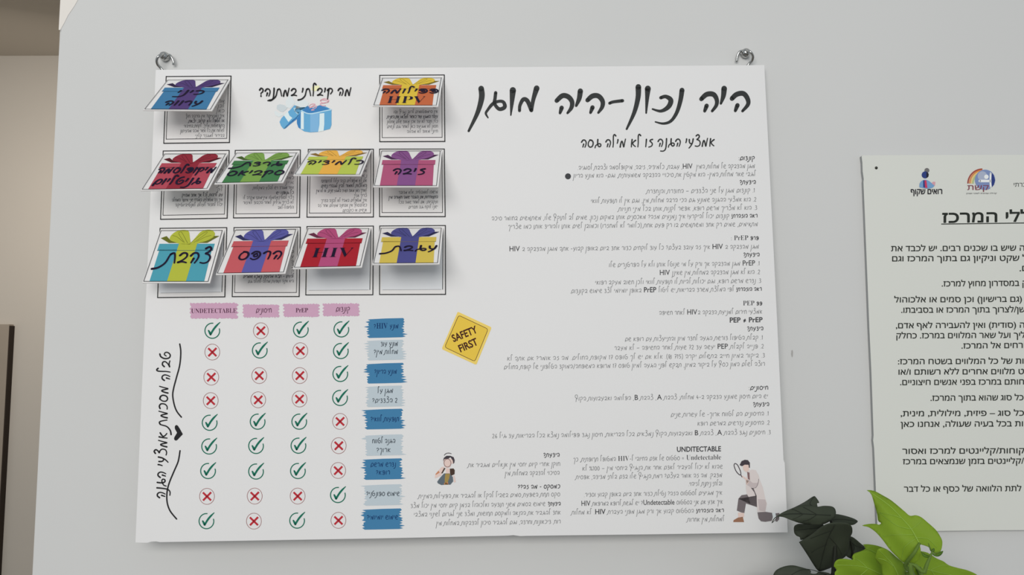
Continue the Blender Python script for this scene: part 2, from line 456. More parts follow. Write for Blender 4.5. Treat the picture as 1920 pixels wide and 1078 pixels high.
para([('פפ PEP', 1429, 569, 1393, 's'),
 ('אמצעי חירום למניעת הדבקה בHIV לאחר חשיפה', 1429, 584.5, 1236),
 ('PrEP ≠ PEP', 1430, 600.5, 1368, 'B'),
 ('הידעת?', 1431, 616, 1401, 'b'),
 ('1. קבלת הטיפול דורשת הגעה לחדר מיון והתייעצות עם רופא שם', 1430, 633, 1172),
 ('2. פנייה לקבלת PEP יעשה עד 72 שעות לאחר החשיפה – לא מעבר', 1432, 649.5, 1152),
 ('3. ביקור במיון חייב בתשלום יקרה (715 ₪). אלא אם יש לך טופס 17 מקופת החולים. מה זה אומר? אם אתה לא', 1434, 666.5, 951),
 ('רוצה לשלם המון כסף על ביקור במיון, תבקש לפני הגעה למיון טופס 17 מרופא המשפחה/המוקד הטלפוני של קופת החולים', 1434, 682.5, 945)])
para([('חיסונים:', 1440, 727, 1404, 'b'),
 ('יש היום חיסון שמונע הדבקה ב-4 מחלות: צהבת A, צהבת B, הפלומה ואבעבועות הקוף', 1440, 743, 1078),
 ('הידעת?', 1442, 758, 1412, 'b'),
 ('1. החיסונים הם לטווח ארוך- של עשרות שנים', 1441, 775.5, 1258),
 ('2. החיסונים נדרשים במרשם רופא', 1443, 792.6, 1308),
 ('3. חיסונים נגד צהבת A, צהבת B ואבעבועות הקוף נמצאים בכל הבריאות. חיסון נגד פפילומה נמצא בכל הבריאות עד גיל 26', 1445, 810.6, 923)])
o = para([('UNDITECTABLE', 1352, 842.5, 1269, 'B'),
 ('Undetectable = סטטוס של אדם החיובי ל-HIV המטופל תרופתית, כך', 1352, 858, 1075, 'S'),
 ('שהוא לא יכול להעביר לאדם אחר את הנגיף ביחסי מין – 100% לא', 1355, 875, 1092),
 ('מדבק. מה זה אומר בעצם? רמת הנגיף שלו בדם בלתי מדידה, אפסית', 1354, 891, 1080),
 ('ובלתי ניתנת לזיהוי.', 1354, 906.5, 1291),
 ('איך מגיעים לסטטוס הזה? נטילת כדור אחד ביום באופן קבוע וסדיר.', 1354, 924, 1095),
 ('איך אדע אם אני בסטטוס Undetectable? יש לגשת לרופא במרפאת HIV', 1355, 941, 1090),
 ('ראה הוזהרת!|הסטטוס קבוע אך ורק מגן מפני העברת HIV. לא מחלות', 1357, 957, 1072),
 ('למחלות מין אחרות', 1358, 973.5, 1289)])
para([('הידעת?', 1049, 853, 1019, 'b'),
 ('חוקן אחרי קיום יחסי מין אנאליים מגביר את', 1050, 870, 878),
 ('הסיכוי להדבקה במחלות מין', 1049, 886.5, 947)])
para([('כמסקס - מה זה??', 1050, 912, 971, 'b'),
 ('סקס תחת השפעת סמים בשביל להקל או להגביר את הפעילות המינית', 1050, 927, 785),
 ('הידעת?|שימוש בסמים משני תודעה ואלכוהול בזמן קיום יחסי מין יכול מצד', 1051, 944.5, 770),
 ('אחד להגביר את ההנאה ולמקסם תחושות, ומצד שני לגרום לשינוי במצבי', 1051, 961, 776),
 ('רוח, דיכאונות וחרדה, וגם להגביר סיכון להדבקות במחלות מין', 1051, 978, 818)])
pd = Pad(); pd.disc(1065, 330.5, 5.6, BOLD); onposter(pd, 'bullet_dot')

# ---- the question and the open gift box
pd = Pad()
k = lambda pts: [(500 + x / 10.78, 160 + y / 10.78) for x, y in pts]
def kp(s, m): a = list(map(float, s.split())); pd.poly(k(list(zip(a[::2], a[1::2]))), m)
B1 = M('print_blue', (98, 160, 200)); B2 = M('print_deep_blue', (62, 122, 178)); B3 = M('print_pale_blue', (176, 208, 224))
B4 = M('print_white_blue', (206, 220, 226)); B5 = M('print_mid_blue', (122, 170, 208)); PNK = M('print_pink', (214, 160, 172))
GRY = M('print_light_grey', (208, 214, 216)); GR2 = M('print_bow_grey', (192, 200, 204)); YEL = M('print_pale_yellow', (232, 222, 180))
kp('920 20 1060 0 1080 90 960 120 900 90', YEL)
kp('210 400 270 380 360 400 420 460 380 500 330 540 260 520 200 470', GR2); kp('380 330 450 210 500 190 560 330 560 380 470 470 400 440', GRY)
kp('150 540 180 510 240 560 330 560 340 600 250 640 180 610', GRY)
pd.up()
kp('560 350 640 300 760 290 850 350 830 420 720 500 600 480', GRY)
kp('260 740 300 660 360 600 470 500 560 400 680 440 780 440 830 410 860 420 700 560 590 680 470 760 380 860 340 880 290 820', B1)
kp('540 450 640 470 780 440 700 520 620 590 560 520', B3); kp('340 880 470 740 600 640 720 500 780 450 840 420 700 560 600 690 470 790 380 870', B2)
pd.up()
kp('350 610 430 530 460 610 520 660 440 740', B4)
kp('610 680 690 500 760 470 830 430 920 470 1080 400 1200 430 1310 490 1310 800 1280 880 1160 910 1040 940 880 950 760 930 640 850 610 760', B1)
pd.up()
kp('720 500 830 430 930 460 1070 400 1250 470 1260 500 1060 540 900 570 800 550', B2)
kp('880 570 1060 540 1050 930 880 945', B5); kp('610 690 690 520 680 880 640 850 612 770', B2)
pd.up()
pd.line(k([(700, 510), (800, 560), (900, 572), (1050, 545), (1180, 515), (1310, 490)]), 2.0, B3, 4, True)
kp('690 530 750 540 750 890 690 880', B4); kp('1070 570 1165 560 1165 780 1150 920 1040 940 1065 800', B4)
pd.up()
pd.line(k([(850, 430), (900, 380), (980, 380), (900, 430), (870, 460), (990, 410), (1000, 450), (900, 500), (960, 500)]), 1.2, PNK, 4, True)
pd.line(k([(1080, 310), (1150, 270), (1250, 290), (1230, 340), (1120, 350), (1090, 300), (1180, 300), (1250, 330), (1150, 360), (1080, 370), (1120, 410), (1190, 410)]), 1.4, PNK, 4, True)
onposter(pd, 'gift_box_picture', 'printed open blue gift box')
pd = Pad()
hand(pd, 'מה קיבלתי במתנה?', (658.5, 179), (486, 180.5), 14, 3.1, INK, n=4, cap=True, taper=0.35)
onposter(pd, 'question_lettering', off=0.0008)

# ---- table of ticks and crosses
PINK = M('header_pink', (193, 154, 178)); GREEN = M('tick_green', (24, 104, 84)); RED = M('cross_red', (176, 44, 54))
RING = M('ring_rust', (146, 96, 96)); BLUE = M('label_blue', (64, 119, 158)); GBLUE = M('label_grey_blue', (178, 189, 196))
NAVY = M('navy_ink', (20, 52, 96)); PLUM = M('plum_ink', (74, 36, 60))
def ragged(x0, y0, x1, y1, amp, nx, ny, rng):
    t = [(x0 + (x1 - x0) * i / nx + rng.uniform(-1, 1), y0 + (amp * .5 if i % 2 else -amp * .5) * rng.random()) for i in range(nx)]
    r = [(x1 + (amp if i % 2 else -amp) * rng.uniform(.2, 1), y0 + (y1 - y0) * i / ny) for i in range(ny)]
    bt = [(x1 - (x1 - x0) * i / nx + rng.uniform(-1, 1), y1 + (amp * .5 if i % 2 else -amp * .5) * rng.random()) for i in range(nx)]
    l = [(x0 - (amp if i % 2 else -amp) * rng.uniform(.2, 1), y1 - (y1 - y0) * i / ny) for i in range(ny)]
    return t + r + bt + l
rng = random.Random(3)
for s, x0, y0, x1, y1, lat in (('UNDETECTABLE', 357, 568, 445, 597, 1), ('חיסונים', 456, 571, 523, 595, 0), ('PrEP', 532, 570, 598, 594, 1), ('קונדום', 606, 569, 673, 592.5, 0)):
    pd = Pad(); pd.poly(ragged(x0, y0, x1, y1, 2.6, 26, 8, rng), PINK); pd.up(); yc = (y0 + y1) / 2
    if s == 'PrEP': print_line(pd, s, 554.5, 577.5, yc + 3.7, yc + 3.4, 8, PLUM, 0.0, True, True)
    elif lat: print_line(pd, s, 358.5, 443.5, yc + 4.6, yc + 4.0, 8.6, PLUM, -0.006, True, True)
    elif s[0] == 'ח': hand(pd, s, (509, yc + 3), (480, yc + 3.2), 8, 1.1, PLUM)
    else: hand(pd, s, (656, yc + 3), (630, yc + 3.2), 8, 1.1, PLUM)
    onposter(pd, 'column_header', off=0.00025)
LB = [(690, 597, 757, 633, 1, [('מונע HIV?', 747, 701, 612)]), (689, 637.5, 755, 675, 0, [('מונע עוד', 746, 714, 645), ('מחלות מין?', 746, 701, 660)]),
      (689, 681, 756, 718.5, 1, [('מונע הריון?', 744, 702, 697)]), (688, 723.5, 754, 762.5, 0, [('מגן על', 737, 708, 733), ('2 הצדדים?', 745, 698, 751)]),
      (686, 767, 754, 804.5, 1, [('תופעות לוואי?', 748, 695, 786)]), (686, 815, 754, 854, 0, [('הגנה לטווח', 741, 698, 827), ('ארוך?', 732, 706, 844)]),
      (684, 860, 753, 899, 1, [('נדרש מרשם', 742, 695, 871), ('רופא?', 731, 705, 886)]), (684, 908.5, 752, 947.5, 0, [('שימוש ספונטני?', 749, 687, 926)]),
      (682, 954, 752, 992.5, 1, [('שימוש יומיומי?', 746, 688, 970)])]
for x0, y0, x1, y1, bl, tx in LB:
    pd = Pad(); m = BLUE if bl else GBLUE
    pts = [(x0 + 4, y0 + 1.5), ((x0 + x1) / 2, y0), (x1 - 1, y0 - 0.8)]
    n = 16
    for i in range(1, n): pts.append((x1 + (rng.uniform(0, 9) * (0.4 + 0.6 * (i > 8)) if i % 2 else rng.uniform(-5, 0)), y0 + (y1 - y0) * i / n + rng.uniform(-.4, .4)))
    pts += [(x1 - 3, y1 - 0.8), ((x0 + x1) / 2, y1), (x0 + 2, y1 + 0.6)]
    for i in range(1, n): pts.append((x0 - (rng.uniform(0, 9) * (0.4 + 0.6 * (i > 8)) if i % 2 else rng.uniform(-5, 0)), y1 - (y1 - y0) * i / n + rng.uniform(-.4, .4)))
    pd.poly(pts, m); pd.up()
    for s, xr, xl, yc in tx: hand(pd, s, (xr, yc + 3.6), (xl, yc + 4), 7.4, 1.15, NAVY if bl else M('slate_ink', (52, 60, 70)), latin='serif', loff=0.0)
    onposter(pd, 'row_label', ('blue' if bl else 'pale grey blue') + ' brush-stroke row label', off=0.00025)
TB = """1 398 620 0 489 620 1 564 618 1 640 617.5/0 398 660 1 487 657 0 563 657.5 1 639 658/0 396 707 0 486 704 0 562 704 1 638 701
0 395 751 0 484 749.5 0 561.5 748 1 637.5 746/1 393 792.5 1 483 790.5 1 561 790.5 0 637.5 790/1 392 837 1 480 836 1 559.5 835.5 0 635 835.5
1 390 883 1 480 884 1 558.5 883 0 634 882/0 388 930.5 0 477.5 930 0 558 930 1 633.5 928/1 387 977 0 476 977 1 557 976 0 634.5 975.5"""
for row in re.split(r'[/\n]', TB):
    a = list(map(float, row.split()))
    for j in range(0, 12, 3):
        t, x, y = a[j:j + 3]; pd = Pad()
        if t:
            pd.stroke([(x + 13.8 * math.cos(q), y + 14.2 * math.sin(q), 1.9) for q in [math.radians(-18 + i * 17.4) for i in range(18)]], GREEN, 2, False)
            pd.stroke([(x - 7, y - .3, 2.6), (x - 5.2, y + 3, 3.8), (x - 3.4, y + 7, 3.6)], GREEN, 3, True)
            pd.stroke([(x - 3.4, y + 7.2, 3.4), (x + 2, y - 2, 3.6), (x + 8, y - 9.5, 3.4), (x + 14.5, y - 15.8, 1.4)], GREEN, 4, True)
            onposter(pd, 'tick_mark')
        else:
            pd.line([(x + 14 * math.cos(i * math.pi / 16), y + 15 * math.sin(i * math.pi / 16)) for i in range(33)], 0.9, RING)
            pd.line([(x - 7.6, y - 7.2), (x + 7.6, y + 7.6)], 3.6, RED); pd.line([(x + 7.8, y - 7.6), (x - 7.4, y + 7.8)], 3.6, RED)
            onposter(pd, 'cross_mark')

# ---- vertical lettering, brackets and heart at the left
pd = Pad(); hand(pd, 'טבלה', (319.5, 660), (318.5, 714), 15, 3.0, INK, n=4, cap=True, taper=0.3); hand(pd, 'מסכמת', (315, 724), (313, 800), 15, 3.0, INK, n=4, cap=True, taper=0.3)
hand(pd, 'אמצעי הגנה', (313.5, 812), (309.5, 934), 15, 3.0, INK, n=4, cap=True, taper=0.3); onposter(pd, 'side_lettering')
pd = Pad(); pd.line([(337, 645), (338.9, 660), (337, 684), (331, 707), (325.5, 728), (323.8, 742), (327, 760), (332, 772), (340, 782)], 2.7, INK, 5, True); onposter(pd, 'bracket_line')
pd = Pad(); pd.line([(337.5, 845), (334, 865), (326, 884), (317, 906), (313, 924), (313.4, 942), (319, 958), (331, 973)], 2.7, INK, 5, True); onposter(pd, 'bracket_line')
pd = Pad(); pd.poly([(q[0], q[1]) for q in cat([(342.8, 814), (337, 820), (331.5, 825.5), (327.4, 825), (326.6, 820.5), (331.2, 812.5), (331.5, 810.5), (328, 804), (328.2, 798.5), (332, 797), (336, 802), (340, 809), (342.8, 814)], 4)][:-1], INK); onposter(pd, 'heart_mark')

# ---- safety sign
pd = Pad(); SY0 = M('sign_yellow_rim', (224, 196, 104)); SY = M('sign_yellow', (217, 184, 72)); BRN = M('sign_brown_ink', (66, 34, 28))
pd.poly([(858, 585), (860, 585), (920.5, 613), (921, 616), (893.5, 683), (890.5, 683), (829.5, 655), (829, 652)], SY0); pd.up()
cn = [(860, 591), (915.3, 617), (890.3, 677.7), (833.8, 650.8)]
mid = (sum(c[0] for c in cn) / 4, sum(c[1] for c in cn) / 4)
def rnd(c, e):
    out = []
    for i in range(4):
        a, b2, d = c[i - 1], c[i], c[(i + 1) % 4]
        la, ld = math.dist(a, b2), math.dist(d, b2)
        p0 = (b2[0] + (a[0] - b2[0]) * e / la, b2[1] + (a[1] - b2[1]) * e / la); p1 = (b2[0] + (d[0] - b2[0]) * e / ld, b2[1] + (d[1] - b2[1]) * e / ld)
        out += [p0, ((p0[0] + p1[0]) / 4 + b2[0] / 2, (p0[1] + p1[1]) / 4 + b2[1] / 2), p1]
    return out
rc = rnd(cn, 4)
pd.poly(rc, SY); pd.up(); pd.line(rc + rc[:2], 0.9, BRN)
def tilted(s, x0, y0, x1, y1, h):
    fm = font_mesh(s, 0.028); L = math.hypot(x1 - x0, y1 - y0); dx, dy = (x1 - x0) / L, (y1 - y0) / L; kx = L / fm[2]; ky = h / 0.68
    put_font(pd, fm, lambda x, y: (x0 + dx * x * kx + dy * y * ky, y0 + dy * x * kx - dx * y * ky), BRN)
tilted('SAFETY', 850.5, 641.3, 896.5, 622.8, 13.2); tilted('FIRST', 863.5, 660.3, 897.2, 645.6, 13.2)
onposter(pd, 'safety_sign_picture', 'tilted yellow square sign print')

# ---- drawn figures
pd = Pad()
def zp(s, m, ox, oy, z): a = list(map(float, s.split())); pd.poly([(ox + x / z, oy + y / z) for x, y in zip(a[::2], a[1::2])], m)
D = lambda s, m: zp(s, m, 1340, 840, 6.7375)
def DL(s, w_, m, n=4): a = list(map(float, s.split())); pd.line([(1340 + x / 6.7375, 840 + y / 6.7375) for x, y in zip(a[::2], a[1::2])], w_, m, n, True)
COAT = M('print_coat', (206, 196, 194)); COA2 = M('print_coat_shade', (186, 174, 174)); TRO = M('print_trousers', (110, 102, 104)); SKN = M('print_skin', (214, 190, 182))
HAT = M('print_hat', (66, 60, 66)); SHO = M('print_shoe', (146, 106, 84)); TIE = M('print_tie', (126, 100, 100))
D('400 380 420 300 470 270 520 280 555 340 570 400 610 500 640 640 660 700 640 810 540 805 530 640 490 640 480 710 440 690 410 600 395 500', COAT)
D('280 790 300 640 340 595 410 585 440 640 450 705 530 745 528 640 500 560 460 505 490 505 530 600 535 745 440 715 395 700 375 820 340 815', TRO)
D('540 812 640 805 725 818 735 870 720 920 640 932 585 925 555 890', TRO); D('765 825 818 820 815 900 790 930 765 925 775 880', TRO); D('725 818 768 822 778 878 735 900', GRY)
D('295 815 372 820 372 870 300 880', SKN); D('235 935 240 910 300 875 355 868 372 935', SHO); D('360 210 430 210 438 280 400 305 365 280 355 240', SKN)
pd.up(); D('315 215 340 165 380 148 420 152 445 185 445 250 432 248 428 212 380 210 345 230', HAT); D('410 300 440 310 445 405 420 390', TIE)
D('330 350 345 345 410 385 440 430 400 470 390 400', SKN); D('400 400 440 405 480 440 540 440 560 400 545 470 520 500 460 500 400 460', COA2); D('545 645 640 650 655 700 640 800 565 790', COA2)
pd.up(); DL('555 390 550 440 520 500 460 505', .6, HAT); DL('255 195 245 220 270 290 310 335 330 335 325 290 290 215 262 195', 1.5, HAT, 3); DL('328 335 345 365', 1.4, HAT)
onposter(pd, 'detective_picture', 'printed kneeling man in coat and cap with magnifying glass')
pd = Pad(); D = lambda s, m: zp(s, m, 800, 840, 13.475)
GILET = M('print_slate', (92, 102, 110)); OCH = M('print_ochre', (154, 130, 74)); BRW = M('print_dark_brown', (70, 54, 46)); ORG = M('print_orange', (190, 128, 96))
D('265 850 330 760 400 680 440 640 580 640 660 730 672 840 600 925 480 925 370 935 280 890', GILET); D('430 280 480 260 600 270 690 300 690 390 620 400 600 480 520 500 450 470 425 380', SKN)
D('205 760 210 700 300 560 380 480 430 470 450 520 380 660 370 690 250 750', SKN); D('480 500 580 520 580 640 490 640', SKN)
pd.up(); D('415 340 430 250 500 195 600 195 680 230 708 300 700 370 670 400 660 320 600 230 550 270 450 280', HAT); D('585 520 680 515 710 560 705 660 620 700 590 640', BRW)
D('470 650 590 645 570 760 530 870 540 925 460 925 455 800', OCH); D('440 880 540 860 545 925 440 925', ORG); D('220 660 300 570 330 620 230 680', ORG); D('365 640 440 500 475 510 400 640', BRW)
pd.up(); pd.line([(839 + 6.5 * math.cos(i * math.pi / 10), 868 + 7.6 * math.sin(i * math.pi / 10)) for i in range(21)], 1.1, TIE); DLp = [(833, 853.5), (836, 850.5), (841, 849.3), (846, 850.5)]; pd.line(DLp, 1.2, HAT, 3, True)
D('670 700 700 690 735 860 690 870', SKN)
onposter(pd, 'researcher_picture', 'printed woman looking through a magnifying glass')

# ------------------------------------------------------------------ gift-card pockets and flaps
def uvmap(tl, tr, bl, br):
    """real flap hinged on the poster: its free corners are one flap length from the hinge"""
    Lf = 0.079; a, b2 = P(*tl, off=0.0012), P(*tr, off=0.0012); out = []
    cand = []
    for (p, h) in ((bl, a), (br, b2)):
        r = ray(*p); best = None
        for i in range(1400):
            d = 0.0 + i * 0.0001                          # metres off the board
            q = P(*p, off=d)
            e = abs((q - h).length - Lf)
            if best is None or e < best[0]: best = (e, d)
        cand.append(best[1])
    c = P(*bl, off=(cand[0] * 2 + cand[1]) / 3)
    n = (b2 - a).cross(c - a); r = ray(*br)                # the fourth corner lies in the plane of the other three
    return a, b2, c, CAMP + r * ((a - CAMP).dot(n) / r.dot(n))
def flapmap(a, b2, c, d):
    n = (b2 - a).cross(c - a).normalized()
    if n.dot(CAMP - a) < 0: n = -n
    def f(x, y, off=0.0):
        u, v = x / 120.0, y / 112.0
        return (a * (1 - u) + b2 * u) * (1 - v) + (c * (1 - u) + d * u) * v + n * off
    return f
def gift(pd, body, rib, bodyd, ribd):
    """printed present on a flap, flap space 120 x 112"""
    U = lambda s: [(float(a) * 1.2, float(b2) * 1.12) for a, b2 in (t.split(',') for t in s.split())]
    pd.poly(U('9,38 89,38 91,97.4 10,97.4'), body); pd.poly(U('6,27 91,27 91,40 6,40'), body)
    pd.up(); pd.poly(U('36,27 64,27 64,97.4 36,97.4'), rib)
    pd.poly(cat(U('51,29 33,26 20,19 20,10 27,2 37,0 45,3 49,13 54,27'), 4), rib)
    pd.poly(cat(U('50,29 67,26 84,17 87,8 81,1 72,0 64,4 59,14 53,27'), 4), rib)
    pd.poly(U('5,16 13,12 22,21 33,25.5 20,25.5'), ribd); pd.poly(U('95,12 87,12 78,20 66,25.5 79,25.5'), ribd)
    pd.up(); pd.line(U('6,40 91,40'), 0.9, bodyd)
    for s in ('49,26 37,8 33,4 31,8 44,25', '53,26 66,9 73,4 73,8 58,25', '42,24 30,14 22,11', '62,23 74,14 82,11'): pd.line(U(s), 0.7, ribd, 4)
FL = [ # frame corners, flap corners, colours (body, ribbon), lettering, pocket text, blank sheet, label
 (((311.5, 143.5), (433, 142.5), (430, 267), (307, 268.5)), ((313.5, 150), (431.5, 149.6), (268.5, 206.5), (397.5, 207.5)), (66, 122, 164), (84, 64, 118),
  [('כיני', 86, 57, 38, 14), ('ערווה', 94, 96, 30, 15)], ['מה', 'לכן גם', 'כאן', 'איך נמנעים? אין הרבה חוץ', 'או לטפל ולא קרוב, יצאת', 'התפשטות אליך, לקחת בחיבור', 'לשלוח את כל אשר מכה מהעיתון', 'בבירור למגזר קליני'], 0, 'blue present with purple ribbon flap'),
 (((712, 141.2), (833, 140.5), (834, 265), (712, 265.5)), ((716, 146.5), (831, 146), (698.5, 199), (821.5, 199.5)), (196, 104, 66), (222, 190, 66),
  [('פפילומה', 115, 64, 8, 16), ('@HPV', 24, 102, 94, 26)], ['נזק', 'קיים', 'יש', 'אין סימפטומים לרוב נגיף ובו', 'עובר במגע עור כאשר לעצמו את השנית', 'כלי, חבר לא עד אכן מאוד שלם אחסון', 'חסון לא מגיעה כאן לאחר גם לנשים', 'חיוני מאוד לא מהווה'], 0, 'orange present with yellow ribbon flap'),
 (((306, 283), (429.6, 282), (425.7, 409), (301, 411)), ((307.6, 288.6), (427, 288.4), (263.7, 357.3), (391, 355.6)), (178, 76, 90), (146, 46, 60),
  [('מיקופלסמה', 113, 62, 10, 16), ('גניטליום', 98, 96, 16, 16)], ['חי', 'זק', 'יכ', 'מנ', 'לק', 'עם לרבות לכל אך אחד מדויק', 'איך זה מטפלים במה?! שני איתור המחלה', 'יכול לחזור לעולם לאנטיביוטיקה'], 0, 'red present with dark red ribbon flap'),
 (((441, 282), (563, 281), (561.5, 407.5), (437.7, 408.4)), ((442.5, 286.8), (560, 286.5), (401.8, 345), (531, 342)), (68, 124, 76), (124, 162, 78),
  [('גרדת', 100, 52, 27, 14), ('סקביאס', 112, 86, 12, 16)], ['או', 'כמה', 'אין', 'ועור מגרד ויש לבצע במקלחת', 'כל גופנו יש', 'רצוי לסודקאטמטו מינימום! מקרה לו', 'לא צריך גיליון לאחר הכבוד לאיזור', 'הטיפול-לאב'], 0, 'green present with light green ribbon flap'),
 (((578, 280), (700, 279.6), (700, 406.7), (575.5, 407)), ((580, 282.5), (697, 281.2), (550, 328.5), (677.5, 329)), (186, 200, 84), (236, 178, 76),
  [('כלמידיה', 114, 68, 12, 17)], ['וב', 'אם', 'נא', 'אם לא מטפלים בזה עלול להתפתח', 'המלצות לאמור לבין לגברי נשים', 'לאורך זמן מאוד תמיד במגע שנים, או לא מין', 'צריך אז?', 'איך מטפלים במה? לא לבדה בדרך', 'כשלבסוף אין אבחנה מעולם אחר זה', 'אנשים או כתובתם'], 0, 'lime present with orange ribbon flap'),
 (((711.7, 279.5), (833, 279.3), (834.7, 406), (711.7, 406)), ((714, 283), (829, 282.8), (699.5, 350.4), (822, 350.4)), (176, 88, 122), (134, 84, 138),
  [('זיבה', 92, 76, 32, 17)], ['א', 'ב', 'ג', 'ד', 'ה', 'מישהו לאמבטיה, אלא מדובר', 'התעוררות אם הגבר שמה חמורה מין', 'ועקביות- אם לאחר שמה בכל', 'ישנו לוקח גב חברים'], 0, 'pink present with purple ribbon flap'),
 (((300, 428), (425, 426.7), (421.4, 556.4), (295.5, 557.8)), ((300.7, 431.5), (421, 431), (266.8, 530.3), (393.5, 530.6)), (78, 156, 174), (178, 184, 66),
  [('צהבת', 109, 72, 29, 22)], [], 1, 'turquoise present with lime ribbon flap'),
 (((438.7, 426.7), (563, 425.8), (560.8, 555.8), (435.3, 556)), ((440, 431), (558.5, 429.5), (404.7, 515), (535, 512.6)), (196, 92, 98), (92, 92, 162),
  [('הרפס', 104, 78, 28, 20)], ['מ', 'נ', 'ס', 'ע', 'פ', 'צ', 'ק', 'לדעתו – תצאו מהעסק ונמצא שומרים', 'היא אינה תופעת מחלה-לחולה גם'], 0, 'salmon present with blue ribbon flap'),
 (((575.5, 424.7), (700, 423.8), (699, 552.5), (573.3, 552.8)), ((576, 428.2), (695.5, 428), (549, 503.8), (678.5, 501)), (170, 38, 50), (180, 80, 124),
  [('@HIV', 26, 84, 98, 26)], [], 1, 'red present with pink ribbon flap'),
 (((712, 423.7), (835, 422.8), (835.3, 551.7), (711.7, 552)), ((713, 427.5), (831, 427.1), (698, 496), (824, 495)), (212, 188, 86), (80, 80, 140),
  [('עגבת', 112, 74, 30, 15)], [], 1, 'yellow present with blue ribbon flap'),
]
EDGE = M('flap_edge_paper', (226, 226, 226), 0.78, 0.7); FINK = M('flap_ink', (30, 22, 44))
THK = M('pocket_ink', (104, 104, 108), 0.8, 0.6)
for fr, fl, body, rib, words, ptext, blank, lab in FL:
    # pocket: a printed frame on the board with a sheet behind the flap
    tl, tr, br, bl = fr
    pk = slab('pocket', [tl, tr, br, bl], P, 0.0004, PAPER, front=0.0006); pk.parent = poster; own(pk)
    pd = Pad(); pd.rect_line(fr, 1.7, INK)
    L2 = lambda a, b2, t: (a[0] + (b2[0] - a[0]) * t, a[1] + (b2[1] - a[1]) * t)
    ins = [(tl[0] + 4, fl[0][1]), (tr[0] - 4.5, fl[1][1]), (br[0] - 5, br[1] - 7.5), (bl[0] + 4.5, bl[1] - 7.5)]
    if blank:
        pd.poly([(bl[0] + 3, bl[1] - 8.5), (ins[0][0], ins[0][1]), (ins[1][0], ins[1][1]), (br[0] - 5.5, br[1] - 9)], SHEET); pd.up()
        pd.line([ins[1], (br[0] - 5.5, br[1] - 9)], 1.2, INK); pd.line([(bl[0] + 6, bl[1] - 8.6), (br[0] - 8, br[1] - 9)], 0.5, THK)
    else:
        pd.rect_line(ins, 1.1, INK)
    nl = len(ptext)
    if nl:
        vis0 = [t for t in ptext if len(t) > 7]
        xr = tr[0] - 11; y1 = bl[1] - 18 if nl != 9 or blank else bl[1] - 15; last = {0: 0}
        yb0 = fl[3][1] + (9 if nl != 9 or len(vis0) != 2 else 4.5)
        vis = [t for t in ptext if len(t) > 7]; hid = [t for t in ptext if len(t) <= 7]
        step = 9.2; yy = yb0
        for t in vis:
            ln = min(1.0, len(t) / 31.0) * 96
            bold = vis.index(t) == (1 if len(vis) > 3 else 0)
            hand(pd, t, (xr - 1.2, yy + 3), (xr - ln, yy + 4), 4.8, 0.7 if not bold else 1.0, THK, latin='sans'); yy += step
        yy = yb0 - step
        for t in reversed(hid):                          # the ends of the lines beside the raised flap
            hand(pd, t, (xr - 1, yy + 3), (xr - 1 - 5 * len(t), yy + 3), 4.8, 0.7, THK); yy -= step
    o = pd.build('pocket_print', P, pk, 0.0008)
    # the flap
    q = uvmap(*fl); f = flapmap(*q)
    NX, NY = 1, 1; bm = bmesh.new(); g = []
    for lv in (0.0, -0.0012):
        g.append([[bm.verts.new(f(120.0 * i / NX, 112.0 * j / NY, lv)) for i in range(NX + 1)] for j in range(NY + 1)])
    for lv in (0, 1):
        for j in range(NY):
            for i in range(NX):
                bm.faces.new([g[lv][j][i], g[lv][j + 1][i], g[lv][j + 1][i + 1], g[lv][j][i + 1]])
    rim = [(0, i) for i in range(NX + 1)] + [(j, NX) for j in range(1, NY + 1)] + [(NY, i) for i in range(NX - 1, -1, -1)] + [(j, 0) for j in range(NY - 1, 0, -1)]
    for a, b2 in zip(rim, rim[1:] + rim[:1]):
        bm.faces.new([g[0][a[0]][a[1]], g[0][b2[0]][b2[1]], g[1][b2[0]][b2[1]], g[1][a[0]][a[1]]])
    bmesh.ops.recalc_face_normals(bm, faces=bm.faces[:])
    me = bpy.data.meshes.new('flap'); bm.to_mesh(me); bm.free(); me.materials.append(PAPER)
    fo = link('flap', me, poster); own(fo); fo['label'] = lab
    nm = lab.split(' flap')[0].replace(' ', '_')
    mb, mr = M(nm + '_body', body, 0.94), M(nm + '_ribbon', rib, 0.94)
    dk = lambda c, s: tuple(int(v * s) for v in c)
    pd = Pad(); gift(pd, mb, mr, M(nm + '_seam', dk(body, .6), 1.0), M(nm + '_fold', dk(rib, .6), 1.0))
    o = pd.build('present_print', f, fo, 0.0003, 0.00008)
    pd = Pad(); pd.rect_line([(2, 1.6), (116.4, 1.6), (116.4, 109.4), (2, 109.4)], 0.9, INK)
    o = pd.build('border_print', f, fo, 0.0008)
    pd = Pad()
    for t, xr, yb, xl, h in words:
        if t[0] == '@':
            fm = font_mesh(''.join(SER[c] for c in t[1:]), -0.012); kx = (xl - xr) / fm[2]
            put_font(pd, fm, lambda x, y: (xr + x * kx, yb - y * h / 0.68), FINK)
        else: hand(pd, t, (xr, yb), (xl, yb), h, 4.3, FINK, n=4, cap=True, taper=0.35)
    o = pd.build('lettering', f, fo, 0.0010)

